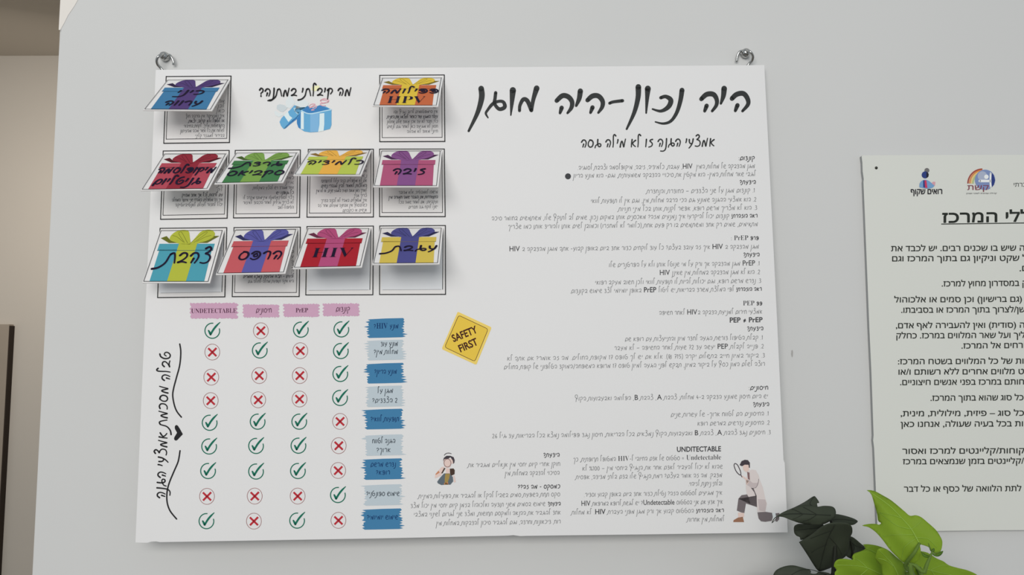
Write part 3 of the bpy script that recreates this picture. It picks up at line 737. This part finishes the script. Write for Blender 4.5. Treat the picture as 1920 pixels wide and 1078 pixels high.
# ------------------------------------------------------------------ hooks
STEEL = M('polished_steel', (178, 178, 176), 0.9, 0.16, metal=1.0)
def tube(bm, pts, rad, seg=10, sub=5):
    p = [Vector(q) for q in cat([tuple(v) for v in pts], sub)]; r = rad if isinstance(rad, (list, tuple)) else [rad] * len(p)
    if len(r) != len(p): r = [r[0] + (r[-1] - r[0]) * i / (len(p) - 1) for i in range(len(p))]
    rings = []; up = Vector((0.3, 0.9, 0.2))
    for i, v in enumerate(p):
        d = (p[min(i + 1, len(p) - 1)] - p[max(0, i - 1)]).normalized(); a = d.cross(up)
        if a.length < 1e-4: a = d.cross(Vector((1, 0, 0)))
        a.normalize(); c = d.cross(a)
        rings.append([bm.verts.new(v + (a * math.cos(t * 2 * math.pi / seg) + c * math.sin(t * 2 * math.pi / seg)) * r[i]) for t in range(seg)])
    for A, B in zip(rings, rings[1:]):
        for t in range(seg): bm.faces.new([A[t], A[(t + 1) % seg], B[(t + 1) % seg], B[t]])
    bm.faces.new(rings[0][::-1]); bm.faces.new(rings[-1])
def finish(bm, name, m, root, smooth=True):
    bmesh.ops.recalc_face_normals(bm, faces=bm.faces[:])
    if smooth:
        for f in bm.faces: f.smooth = True
    me = bpy.data.meshes.new(name); bm.to_mesh(me); bm.free(); me.materials.append(m)
    o = link(name, me, root)
    if root is not None: own(o, root)
    return o
def lathe(bm, base, axis, prof, seg=20):
    q = Vector((0, 0, 1)).rotation_difference(Vector(axis).normalized()); rings = []
    for r, z in prof: rings.append([bm.verts.new(Vector(base) + q @ Vector((r * math.cos(t * 2 * math.pi / seg), r * math.sin(t * 2 * math.pi / seg), z))) for t in range(seg)])
    for A, B in zip(rings, rings[1:]):
        for t in range(seg): bm.faces.new([A[t], A[(t + 1) % seg], B[(t + 1) % seg], B[t]])
    bm.faces.new(rings[0][::-1]); bm.faces.new(rings[-1])
def hook(ball, front, back, gap, label):
    root = empty('screw_hook', W(*ball, off=0.0), label, 'hook', 'screw hooks holding the poster')
    bm = bmesh.new(); c = W(*ball)
    lathe(bm, c + Vector((0, 0.001, 0)), (0, -1, 0), [(0.0040, 0), (0.0052, 0.0015), (0.0061, 0.0035), (0.0064, 0.0058), (0.0060, 0.0082), (0.0050, 0.0102), (0.0036, 0.0115), (0.0018, 0.0122), (0.0006, 0.0124)])
    finish(bm, 'collar', STEEL, root)
    bm = bmesh.new()
    tube(bm, [c + Vector((0, -0.006, 0.004))] + [W(x, y, d) for x, y, d in front], 0.0017)
    finish(bm, 'hook_arm', STEEL, root)
    bm = bmesh.new(); tube(bm, [W(x, y, d) for x, y, d in back], 0.0016); finish(bm, 'hook_tail', STEEL, root)
hook((311.5, 108.5), [(305.5, 102, .012), (298, 105, .017), (293.8, 112.5, .016), (295.5, 121, .013), (301, 127, .010), (306, 133, .0085)],
     [(314, 104, .006), (318.5, 103.5, .007), (322.5, 109, .007), (325.5, 117, .006), (325, 122, .005)], 0, 'shiny metal screw hook at the poster\'s top left corner, curling left')
hook((1396, 102.5), [(1400, 95, .011), (1407, 97.5, .016), (1411.8, 105.5, .013), (1410, 114, .009), (1404.5, 119.5, .006), (1400, 125, .005)],
     [(1394, 95, .006), (1387, 97, .007), (1383, 104, .006), (1381, 115.5, .004)], 0, 'shiny metal screw hook at the poster\'s top right corner, curling right')

# ------------------------------------------------------------------ notice at the right
notice = empty('notice_board', W(1800, 640), 'off-white printed rules notice on the wall, right of the large poster', 'notice')
nleft = [(1615.5, 293), (1617, 305), (1617.6, 322), (1619.6, 336), (1619, 342), (1621.5, 400), (1625.5, 500), (1630, 614), (1634, 700), (1638, 816), (1637.2, 826), (1639, 840), (1645.5, 995)]
nout = [(2260, 290), (1900, 290.2), (1700, 290.8), (1617.5, 291.2)] + nleft + [(1700, 996.5), (1762, 995.4), (1850, 994.2), (2265, 992)]
NB = M('notice_white', (202, 203, 197), 0.79, 0.45, noise=0.008, scale=4)
nb = slab('board', nout, W, 0.0052, NB, M('notice_edge_shaded', (150, 152, 152), 0.8, 0.8), front=0.0056); nb.parent = notice; own(nb, notice)  # edge grey carries the shade of the side turned from the light
NINK = M('notice_ink', (44, 48, 44), 0.8, 0.6)
def onnotice(pad, name, off=0.0060):
    o = pad.build(name, W, notice, off); own(o, notice); return o
pd = Pad()
print_line(pd, 'כללי המרכז', 1767, 1953, 417.5, 415, 17.5, NINK, 0.022); pd.line([(1765, 420), (1955, 417.5)], 1.6, NINK); onnotice(pd, 'heading_lettering')
for rows in ([('ה שיש בו שכנים רבים. יש לכבד את', 1671, 1921, 471), ('ל שקט וניקיון גם בתוך המרכז וגם', 1673, 1926, 490), ('ם.', 1912, 1927, 508.5)],
             [('ק במסדרון מחוץ למרכז.', 1766, 1926, 537)],
             [('(גם ברישיון) וכן סמים או אלכוהול', 1677, 1916, 567), ('שן/לצרוך בתוך המרכז או בסביבתו.', 1690, 1922, 586.5)],
             [('ה (סודית) ואין להעבירה לאף אדם,', 1680, 1921, 615.5), ('ליך ועל שאר המלווים במרכז. כחלק', 1681, 1922, 634.5), ('ורחים אל המרכז.', 1803, 1922, 653.5)],
             [('ות של כל המלווים בשטח המרכז:', 1684, 1919, 683), ('ט מלווים אחרים ללא רשותם ו/או', 1685, 1920, 702.5), ('חותם במרכז בפני אנשים חיצוניים.', 1688, 1920, 722)],
             [('כל סוג שהוא בתוך המרכז.', 1745, 1919, 751.5)],
             [('כל סוג – פיזית, מילולית, מינית,', 1689, 1920, 780.5), ('ות בכל בעיה שעולה, אנחנו כאן', 1689, 1918, 800.5)],
             [('קוחות/קליינטים למרכז ואסור', 1692, 1921, 851), ('/קליינטים בזמן שנמצאים במרכז', 1693, 1920, 870.5)],
             [('לתת הלוואה של כסף או כל דבר', 1695, 1915, 922)]):
    pd = Pad()
    for s, xl, xr, y in rows: print_line(pd, s, xl, xr, y, y - 1.2, 9.4, NINK, 0.012)
    onnotice(pd, 'paragraph')
# emblems along the top
pd = Pad(); LN = M('emblem_navy', (48, 62, 120)); LB_ = M('emblem_sky', (112, 150, 190)); LR = M('emblem_red', (190, 60, 90)); LK = M('emblem_black', (40, 40, 48)); LP = M('emblem_rose', (200, 150, 160))
pd.disc(1738, 319.5, 4.6, M('emblem_soft_grey', (110, 108, 108)), 16); pd.up(); pd.disc(1734.8, 327.8, 6.6, LN); pd.up(); pd.poly([(1737, 321.6), (1741.5, 326), (1741, 331), (1737, 334)], LK)
pd.poly([(1744, 345), (1750, 340.5), (1754, 341), (1753, 348), (1748, 351.5), (1740, 352.5)], LP); pd.up()
pd.poly(cat([(1724, 351), (1724.5, 344), (1729, 338.5), (1736, 337), (1743, 340), (1749, 345.5), (1752, 348), (1748, 352), (1738, 353.5), (1724, 351)], 3)[:-1], LB_); pd.up()
pd.poly([(1731, 338), (1733.5, 338), (1734.5, 352), (1731, 351)], LN); pd.poly([(1733.5, 338), (1737, 338), (1739, 352.5), (1734.5, 352)], LR)
print_line(pd, 'רואים שקוף', 1708, 1766.5, 364, 363.5, 9, LK, 0.02); onnotice(pd, 'emblem')['label'] = 'blue figure emblem with lettering'
pd = Pad(); RB = [M('emblem_arc_red', (150, 70, 60)), M('emblem_arc_orange', (206, 130, 70)), M('emblem_arc_yellow', (216, 190, 120)), M('emblem_arc_green', (160, 180, 130))]
for i, m in enumerate(RB):
    r = 27 - i * 2.4
    pd.line([(1842 - r * math.cos(t) * (1 - .04 * i), 344 - r * math.sin(t)) for t in [math.radians(a) for a in range(0, 92, 6)]], 2.5, m)
pd.up(); pd.disc(1847, 337, 19, M('emblem_globe', (120, 136, 176)), 28); pd.up(); pd.disc(1842, 330, 9, M('emblem_globe_light', (160, 168, 188)), 20); pd.poly([(1858, 322), (1863, 328), (1866, 338), (1864, 346), (1860, 351), (1858, 350)], LN)
pd.up(); LW = M('emblem_white', (222, 224, 236)); pd.disc(1849.5, 331.5, 4.2, LW, 14); pd.line([(1857.5, 325), (1857, 340), (1858, 352)], 3.4, LW, 3, True); pd.line([(1837, 339.3), (1857, 339.3)], 4.6, LW, 1, True)
pd.up(); print_line(pd, 'קשת', 1814, 1854, 356, 356, 8.6, M('emblem_maroon', (120, 56, 72)), 0.0)
print_line(pd, 'קהילה שוויונית לשינוי ושוויון', 1812, 1869, 363.6, 363.4, 2.0, LK, 0.0); onnotice(pd, 'emblem')['label'] = 'rainbow globe emblem with lettering'
pd = Pad(); print_line(pd, 'חברתי', 1901, 1932, 350, 349.6, 7.0, M('notice_grey_ink', (86, 88, 86)), 0.0); onnotice(pd, 'emblem_lettering')
# the screw in its corner
sc = empty('screw', W(1642.8, 314.8, 0.0056), 'small dark screw in the top left corner of the rules notice', 'screw')
bm = bmesh.new(); lathe(bm, W(1642.8, 314.8, 0.0056), (0, -1, 0), [(0.0018, 0), (0.0019, 0.0006), (0.0014, 0.0012), (0.0006, 0.0014)], 14)
finish(bm, 'screw_head', M('dark_steel', (64, 64, 60), 0.9, 0.35, metal=1.0), sc)

# ------------------------------------------------------------------ plants
LIME = M('lime_leaf', (126, 152, 48), 0.62, 0.45, noise=0.06, scale=14, trans=0.45)
LIM2 = M('lime_vein', (146, 172, 80), 0.58, 0.5, trans=0.4)
DARK = M('dark_leaf', (54, 59, 49), 0.80, 0.5, noise=0.08, scale=14)
DRK2 = M('dark_vein', (40, 44, 38), 0.8, 0.5)
STEM = M('green_stem', (88, 112, 48), 0.8, 0.5); DSTEM = M('dark_stem', (36, 38, 32), 0.8, 0.5)
Z = lambda s: [(1420 + float(a) / 3.84, 880 + float(b2) / 3.84) for a, b2 in (t.split(',') for t in s.split())]
def leaf(name, root, outline, mid, d0, d1, fold, m, vm, ripple=0.004, veins=(), seed=0):
    """leaf blade: outline and midrib in pixels, midrib base -> tip at d0 -> d1 metres off the wall"""
    out = cat(outline + [outline[0]], 4)[:-1]
    (ax, ay), (bx, by) = mid[0], mid[-1]; L2_ = (bx - ax) ** 2 + (by - ay) ** 2; rg = random.Random(seed); ph = rg.uniform(0, 6)
    def depth(x, y):
        t = ((x - ax) * (bx - ax) + (y - ay) * (by - ay)) / L2_; s = ((x - ax) * (by - ay) - (y - ay) * (bx - ax)) / math.sqrt(L2_)
        tt = min(1.3, max(-0.6, t))
        return d0 + (d1 - d0) * tt + fold * abs(s) / 60.0 + ripple * math.sin(6.5 * t + ph) * min(1, abs(s) / 20) + ripple * 0.6 * math.sin(s / 9.0 + 2 * t + ph)
    def inside(x, y):
        c = False; j = len(out) - 1
        for i in range(len(out)):
            if (out[i][1] > y) != (out[j][1] > y) and x < (out[j][0] - out[i][0]) * (y - out[i][1]) / (out[j][1] - out[i][1]) + out[i][0]: c = not c
            j = i
        return c
    pts = [Vector(p) for p in out]; n = len(pts); xs = [p[0] for p in out]; ys = [p[1] for p in out]; st = 5.0
    x = min(xs)
    while x < max(xs):
        y = min(ys)
        while y < max(ys):
            if inside(x, y) and min((x - p[0]) ** 2 + (y - p[1]) ** 2 for p in out) > 6: pts.append(Vector((x, y)))
            y += st
        x += st
    r = delaunay_2d_cdt(pts, [(i, (i + 1) % n) for i in range(n)], [], 1, 1e-4)
    me = bpy.data.meshes.new(name); co = [W(v.x, v.y, depth(v.x, v.y)) for v in r[0]]; fc = [list(f) for f in r[2]]
    nb_ = len(co); mi = [0] * len(fc)
    for vl in [mid] + list(veins):                       # raised midrib and side veins
        p = cat([(q[0], q[1], 1.3 if vl is mid else 0.7) for q in vl], 5); b0 = len(co)
        for i, a in enumerate(p):
            q0, q1 = p[max(0, i - 1)], p[min(len(p) - 1, i + 1)]; dx, dy = q1[0] - q0[0], q1[1] - q0[1]; L = math.hypot(dx, dy) or 1
            wv = a[2] * (1 - 0.7 * i / len(p))
            for sg in (1, -1):
                X, Y = a[0] - dy / L * wv / 2 * sg, a[1] + dx / L * wv / 2 * sg; co.append(W(X, Y, depth(X, Y) + 0.0007))
        for i in range(len(p) - 1): fc.append([b0 + 2 * i, b0 + 2 * i + 1, b0 + 2 * i + 3, b0 + 2 * i + 2]); mi.append(1)
    me.from_pydata(co, [], fc); me.materials.append(m); me.materials.append(vm); me.polygons.foreach_set('material_index', mi)
    for p in me.polygons: p.use_smooth = True
    bm = bmesh.new(); bm.from_mesh(me); bm.normal_update()
    for f in bm.faces:
        if f.normal.dot(CAMP - f.calc_center_median()) < 0: f.normal_flip()
    bm.to_mesh(me); bm.free()
    o = link(name, me, root); own(o, root)
    so = o.modifiers.new('thickness', 'SOLIDIFY'); so.thickness = 0.0006; so.offset = -1
    return o, depth
def planter(name, loc, label):                           # tall floor planter below the frame, its plant's stems in the soil
    r = empty(name, loc, label, 'plant')
    bm = bmesh.new(); lathe(bm, loc, (0, 0, 1), [(0.065, 0.0), (0.07, 0.02), (0.088, 0.93), (0.09, 0.95), (0.082, 0.95), (0.08, 0.91)], 32)
    finish(bm, 'planter', M('planter_grey', (150, 146, 140), 0.8, 0.6, noise=0.04, scale=10), r)
    bm = bmesh.new(); lathe(bm, loc + Vector((0, 0, 0.88)), (0, 0, 1), [(0.08, 0.0), (0.081, 0.02), (0.04, 0.026)], 24)
    finish(bm, 'soil', M('soil_brown', (60, 48, 38), 0.8, 0.95, noise=0.3, scale=60, bump=0.6), r)
    return r
PB = Vector((0.50, -0.20, 0.0)); PD = Vector((0.30, -0.105, 0.0))
lime = planter('lime_leaf_plant', PB, 'lime green broad-leaved plant below the rules notice, at the lower right')
dark = planter('dark_leaf_plant', PD, 'dark, almost black-leaved plant at the poster\'s lower right corner')

leaf('leaf', dark, Z('105,388 112,368 130,345 175,313 230,288 300,262 370,258 433,268 480,262 535,266 560,285 566,320 550,352 520,375 480,394 430,402 370,398 310,388 260,372 215,352 180,341 150,340 125,356'),
     Z('530,330 430,325 300,318 180,328 108,385'), 0.120, 0.135, -0.012, DARK, DRK2, 0.003, [Z('430,325 370,290 330,270'), Z('430,325 380,360 330,375'), Z('330,320 280,295 250,285'), Z('330,320 290,345 255,358')], 1)
leaf('leaf', dark, Z('225,292 300,256 350,228 405,193 425,205 445,237 430,243 432,275 400,290 300,300'), Z('420,275 380,245 405,196'), 0.108, 0.096, 0.008, DARK, DRK2, 0.002, [], 2)
leaf('leaf', dark, Z('535,330 560,322 610,328 680,348 722,370 712,388 682,401 630,395 560,392 530,385'), Z('535,365 620,360 718,374'), 0.100, 0.085, 0.008, DARK, DRK2, 0.002, [], 3)
leaf('leaf', dark, Z('262,430 266,412 280,400 310,393 400,398 470,392 470,440 400,470 320,508 305,488 282,478 266,458'), Z('450,420 360,430 268,440'), 0.098, 0.088, 0.006, DARK, DRK2, 0.002, [], 4)
leaf('leaf', dark, Z('300,525 340,500 400,462 470,410 530,388 600,384 655,393 681,418 684,455 670,490 660,560 640,622 590,655 558,675 540,702 500,720 452,735 428,720 400,680 350,600'), Z('560,400 500,520 445,730'), 0.128, 0.085, -0.004, DARK, DRK2, 0.003, [Z('540,440 460,470 380,500'), Z('520,490 580,560 610,620'), Z('500,540 440,570 390,600')], 5)
leaf('leaf', dark, Z('655,480 690,490 740,530 779,569 720,600 692,610 687,646 640,622 630,580'), Z('660,500 710,550 775,569'), 0.104, 0.092, 0.006, DARK, DRK2, 0.002, [Z('670,505 700,560 690,600')], 6)
leaf('leaf', dark, Z('112,775 118,750 140,722 190,699 250,690 310,702 380,725 384,748 420,752 442,738 482,740 530,757 545,800 500,880 380,930 240,920 140,860'), Z('500,760 320,720 120,860'), 0.105, 0.080, -0.004, DARK, DRK2, 0.003, [], 7)

leaf('leaf', dark, Z('-160,850 -60,785 60,768 180,782 260,840 200,920 60,980 -80,950'), Z('250,860 60,850 -150,840'), 0.060, 0.060, -0.01, DARK, DRK2, 0.003, [], 8)  # unseen leaf below the frame, added to shade the wall
leaf('leaf', dark, Z('60,960 120,830 320,800 480,830 540,940 480,1090 300,1150 130,1110'), Z('500,960 300,960 100,970'), 0.07, 0.06, -0.01, DARK, DRK2, 0.003, [], 9)  # second unseen leaf, also added for its shade on the wall
leaf('leaf', lime, Z('1180,590 1230,602 1290,640 1340,662 1380,690 1450,712 1520,730 1590,765 1640,830 1560,900 1380,920 1220,880 1130,790 1095,720 1050,692 1100,680 1150,650'), Z('1130,690 1300,740 1600,800'), 0.135, 0.120, -0.006, LIME, LIM2, 0.003, [Z('1250,722 1330,690 1380,700'), Z('1250,722 1300,800 1330,840')], 11)
leaf('leaf', lime, Z('760,540 800,539 870,552 940,580 1000,630 1045,668 1060,690 1000,700 900,710 880,700 700,660 690,612 740,590 778,570'), Z('1040,685 900,620 770,560'), 0.150, 0.135, -0.006, LIME, LIM2, 0.002, [], 12)
leaf('leaf', lime, Z('553,700 558,675 575,655 600,647 640,645 690,650 692,620 720,602 800,585 880,640 900,700 915,790 880,860 740,880 600,840 566,790 560,745 572,725'), Z('900,760 760,700 570,690'), 0.165, 0.180, -0.006, LIME, LIM2, 0.003, [Z('800,715 740,660 700,640'), Z('800,715 720,780 640,800')], 13)
leaf('leaf', lime, Z('848,640 856,610 870,578 905,569 950,588 1000,635 1040,665 1057,690 1058,790 1040,880 940,880 905,780 888,700 862,665'), Z('1030,800 980,690 880,585'), 0.190, 0.200, -0.010, LIME, LIM2, 0.003, [Z('985,700 930,660 870,640')], 14)
leaf('leaf', lime, Z('786,150 812,149 850,158 900,185 960,220 1020,268 1060,302 1098,333 1140,330 1180,344 1230,385 1280,430 1310,470 1331,515 1328,560 1312,600 1290,612 1262,590 1240,562 1205,546 1172,541 1176,575 1175,612 1160,650 1130,678 1092,686 1050,670 1000,625 950,572 900,505 850,450 800,415 756,404 800,393 850,392 876,398 890,386 870,370 862,320 845,260 826,195 812,165'),
     Z('1165,528 1110,430 1040,350 940,250 795,152'), 0.215, 0.180, -0.010, LIME, LIM2, 0.003,
     [Z('1110,430 1000,400 880,310'), Z('1110,430 1160,390 1190,360'), Z('1130,470 1000,470 900,480'), Z('1145,495 1060,560 1040,650'), Z('1140,490 1230,500 1290,560'), Z('1040,350 980,330 880,310')], 15)
def stem(root, pts, r0, r1, m, name='stem'):
    bm = bmesh.new(); n = (len(pts) - 1) * 5 + 1
    tube(bm, pts, [r0 + (r1 - r0) * i / (n - 1) for i in range(n)], 8); return finish(bm, name, m, root)
z1 = lambda x, y, d: W(1420 + x / 3.84, 880 + y / 3.84, d)
S0 = PB + Vector((-.03, 0, 0.895)); S1 = PD + Vector((.06, -.03, 0.895))
stem(lime, [S0 + Vector((.02, 0, 0)), S0 + Vector((.03, -.01, .18)), z1(1150, 900, .20), z1(1120, 760, .208), z1(1068, 690, .206), z1(1130, 600, .218), z1(1168, 532, .2145)], 0.0035, 0.0012, STEM)
stem(lime, [S0 + Vector((.04, .01, 0)), z1(1240, 950, .15), z1(1170, 760, .137), z1(1135, 695, .134)], 0.003, 0.0012, STEM)
stem(lime, [S0 + Vector((.0, -.02, 0)), z1(1040, 1000, .195), z1(1030, 860, .192), z1(1028, 800, .189)], 0.003, 0.0012, STEM)
stem(lime, [S0 + Vector((-.02, .0, 0)), z1(960, 1000, .165), z1(930, 850, .164), z1(898, 762, .164)], 0.003, 0.0012, STEM)
stem(lime, [S0 + Vector((-.01, .01, 0)), z1(1060, 940, .15), z1(1075, 780, .15), z1(1042, 686, .1495)], 0.003, 0.0012, STEM)
stem(lime, [S0 + Vector((.05, -.02, 0)), z1(1170, 950, .22), z1(1205, 740, .226), z1(1235, 650, .227), z1(1262, 592, .228)], 0.003, 0.0009, STEM, 'bud_stem')
DG = M('bud_green', (74, 104, 34), 0.8, 0.5)
for s, md, sd in (('1258,596 1246,585 1238,560 1231,530 1243,555 1252,575', '1257,592 1232,532', 21), ('1256,590 1262,572 1274,568 1276,585 1268,598', '1260,594 1274,570', 22),
              ('1262,604 1290,612 1315,600 1339,588 1325,615 1300,628 1272,622', '1264,608 1336,590', 23), ('1180,590 1195,600 1215,615 1245,622 1235,635 1210,635 1190,620', '1246,626 1184,596', 24)):
    leaf('bud_leaf', lime, Z(s), Z(md), 0.228, 0.226, 0.0, DG, STEM, 0.0005, [], sd)
stem(dark, [S1 + Vector((-.06, .03, 0)), z1(560, 960, .13), z1(548, 760, .118), z1(552, 690, .112), z1(560, 560, .108), z1(545, 420, .106), z1(530, 372, .108), z1(526, 334, .1185)], 0.003, 0.0014, DSTEM)
stem(dark, [S1 + Vector((-.05, .02, 0)), z1(640, 960, .11), z1(650, 800, .10), z1(690, 640, .101), z1(668, 500, .1035)], 0.0025, 0.001, DSTEM)
stem(dark, [S1 + Vector((-.07, .03, 0)), z1(540, 900, .10), z1(520, 800, .1), z1(495, 762, .0995)], 0.0025, 0.0012, DSTEM)
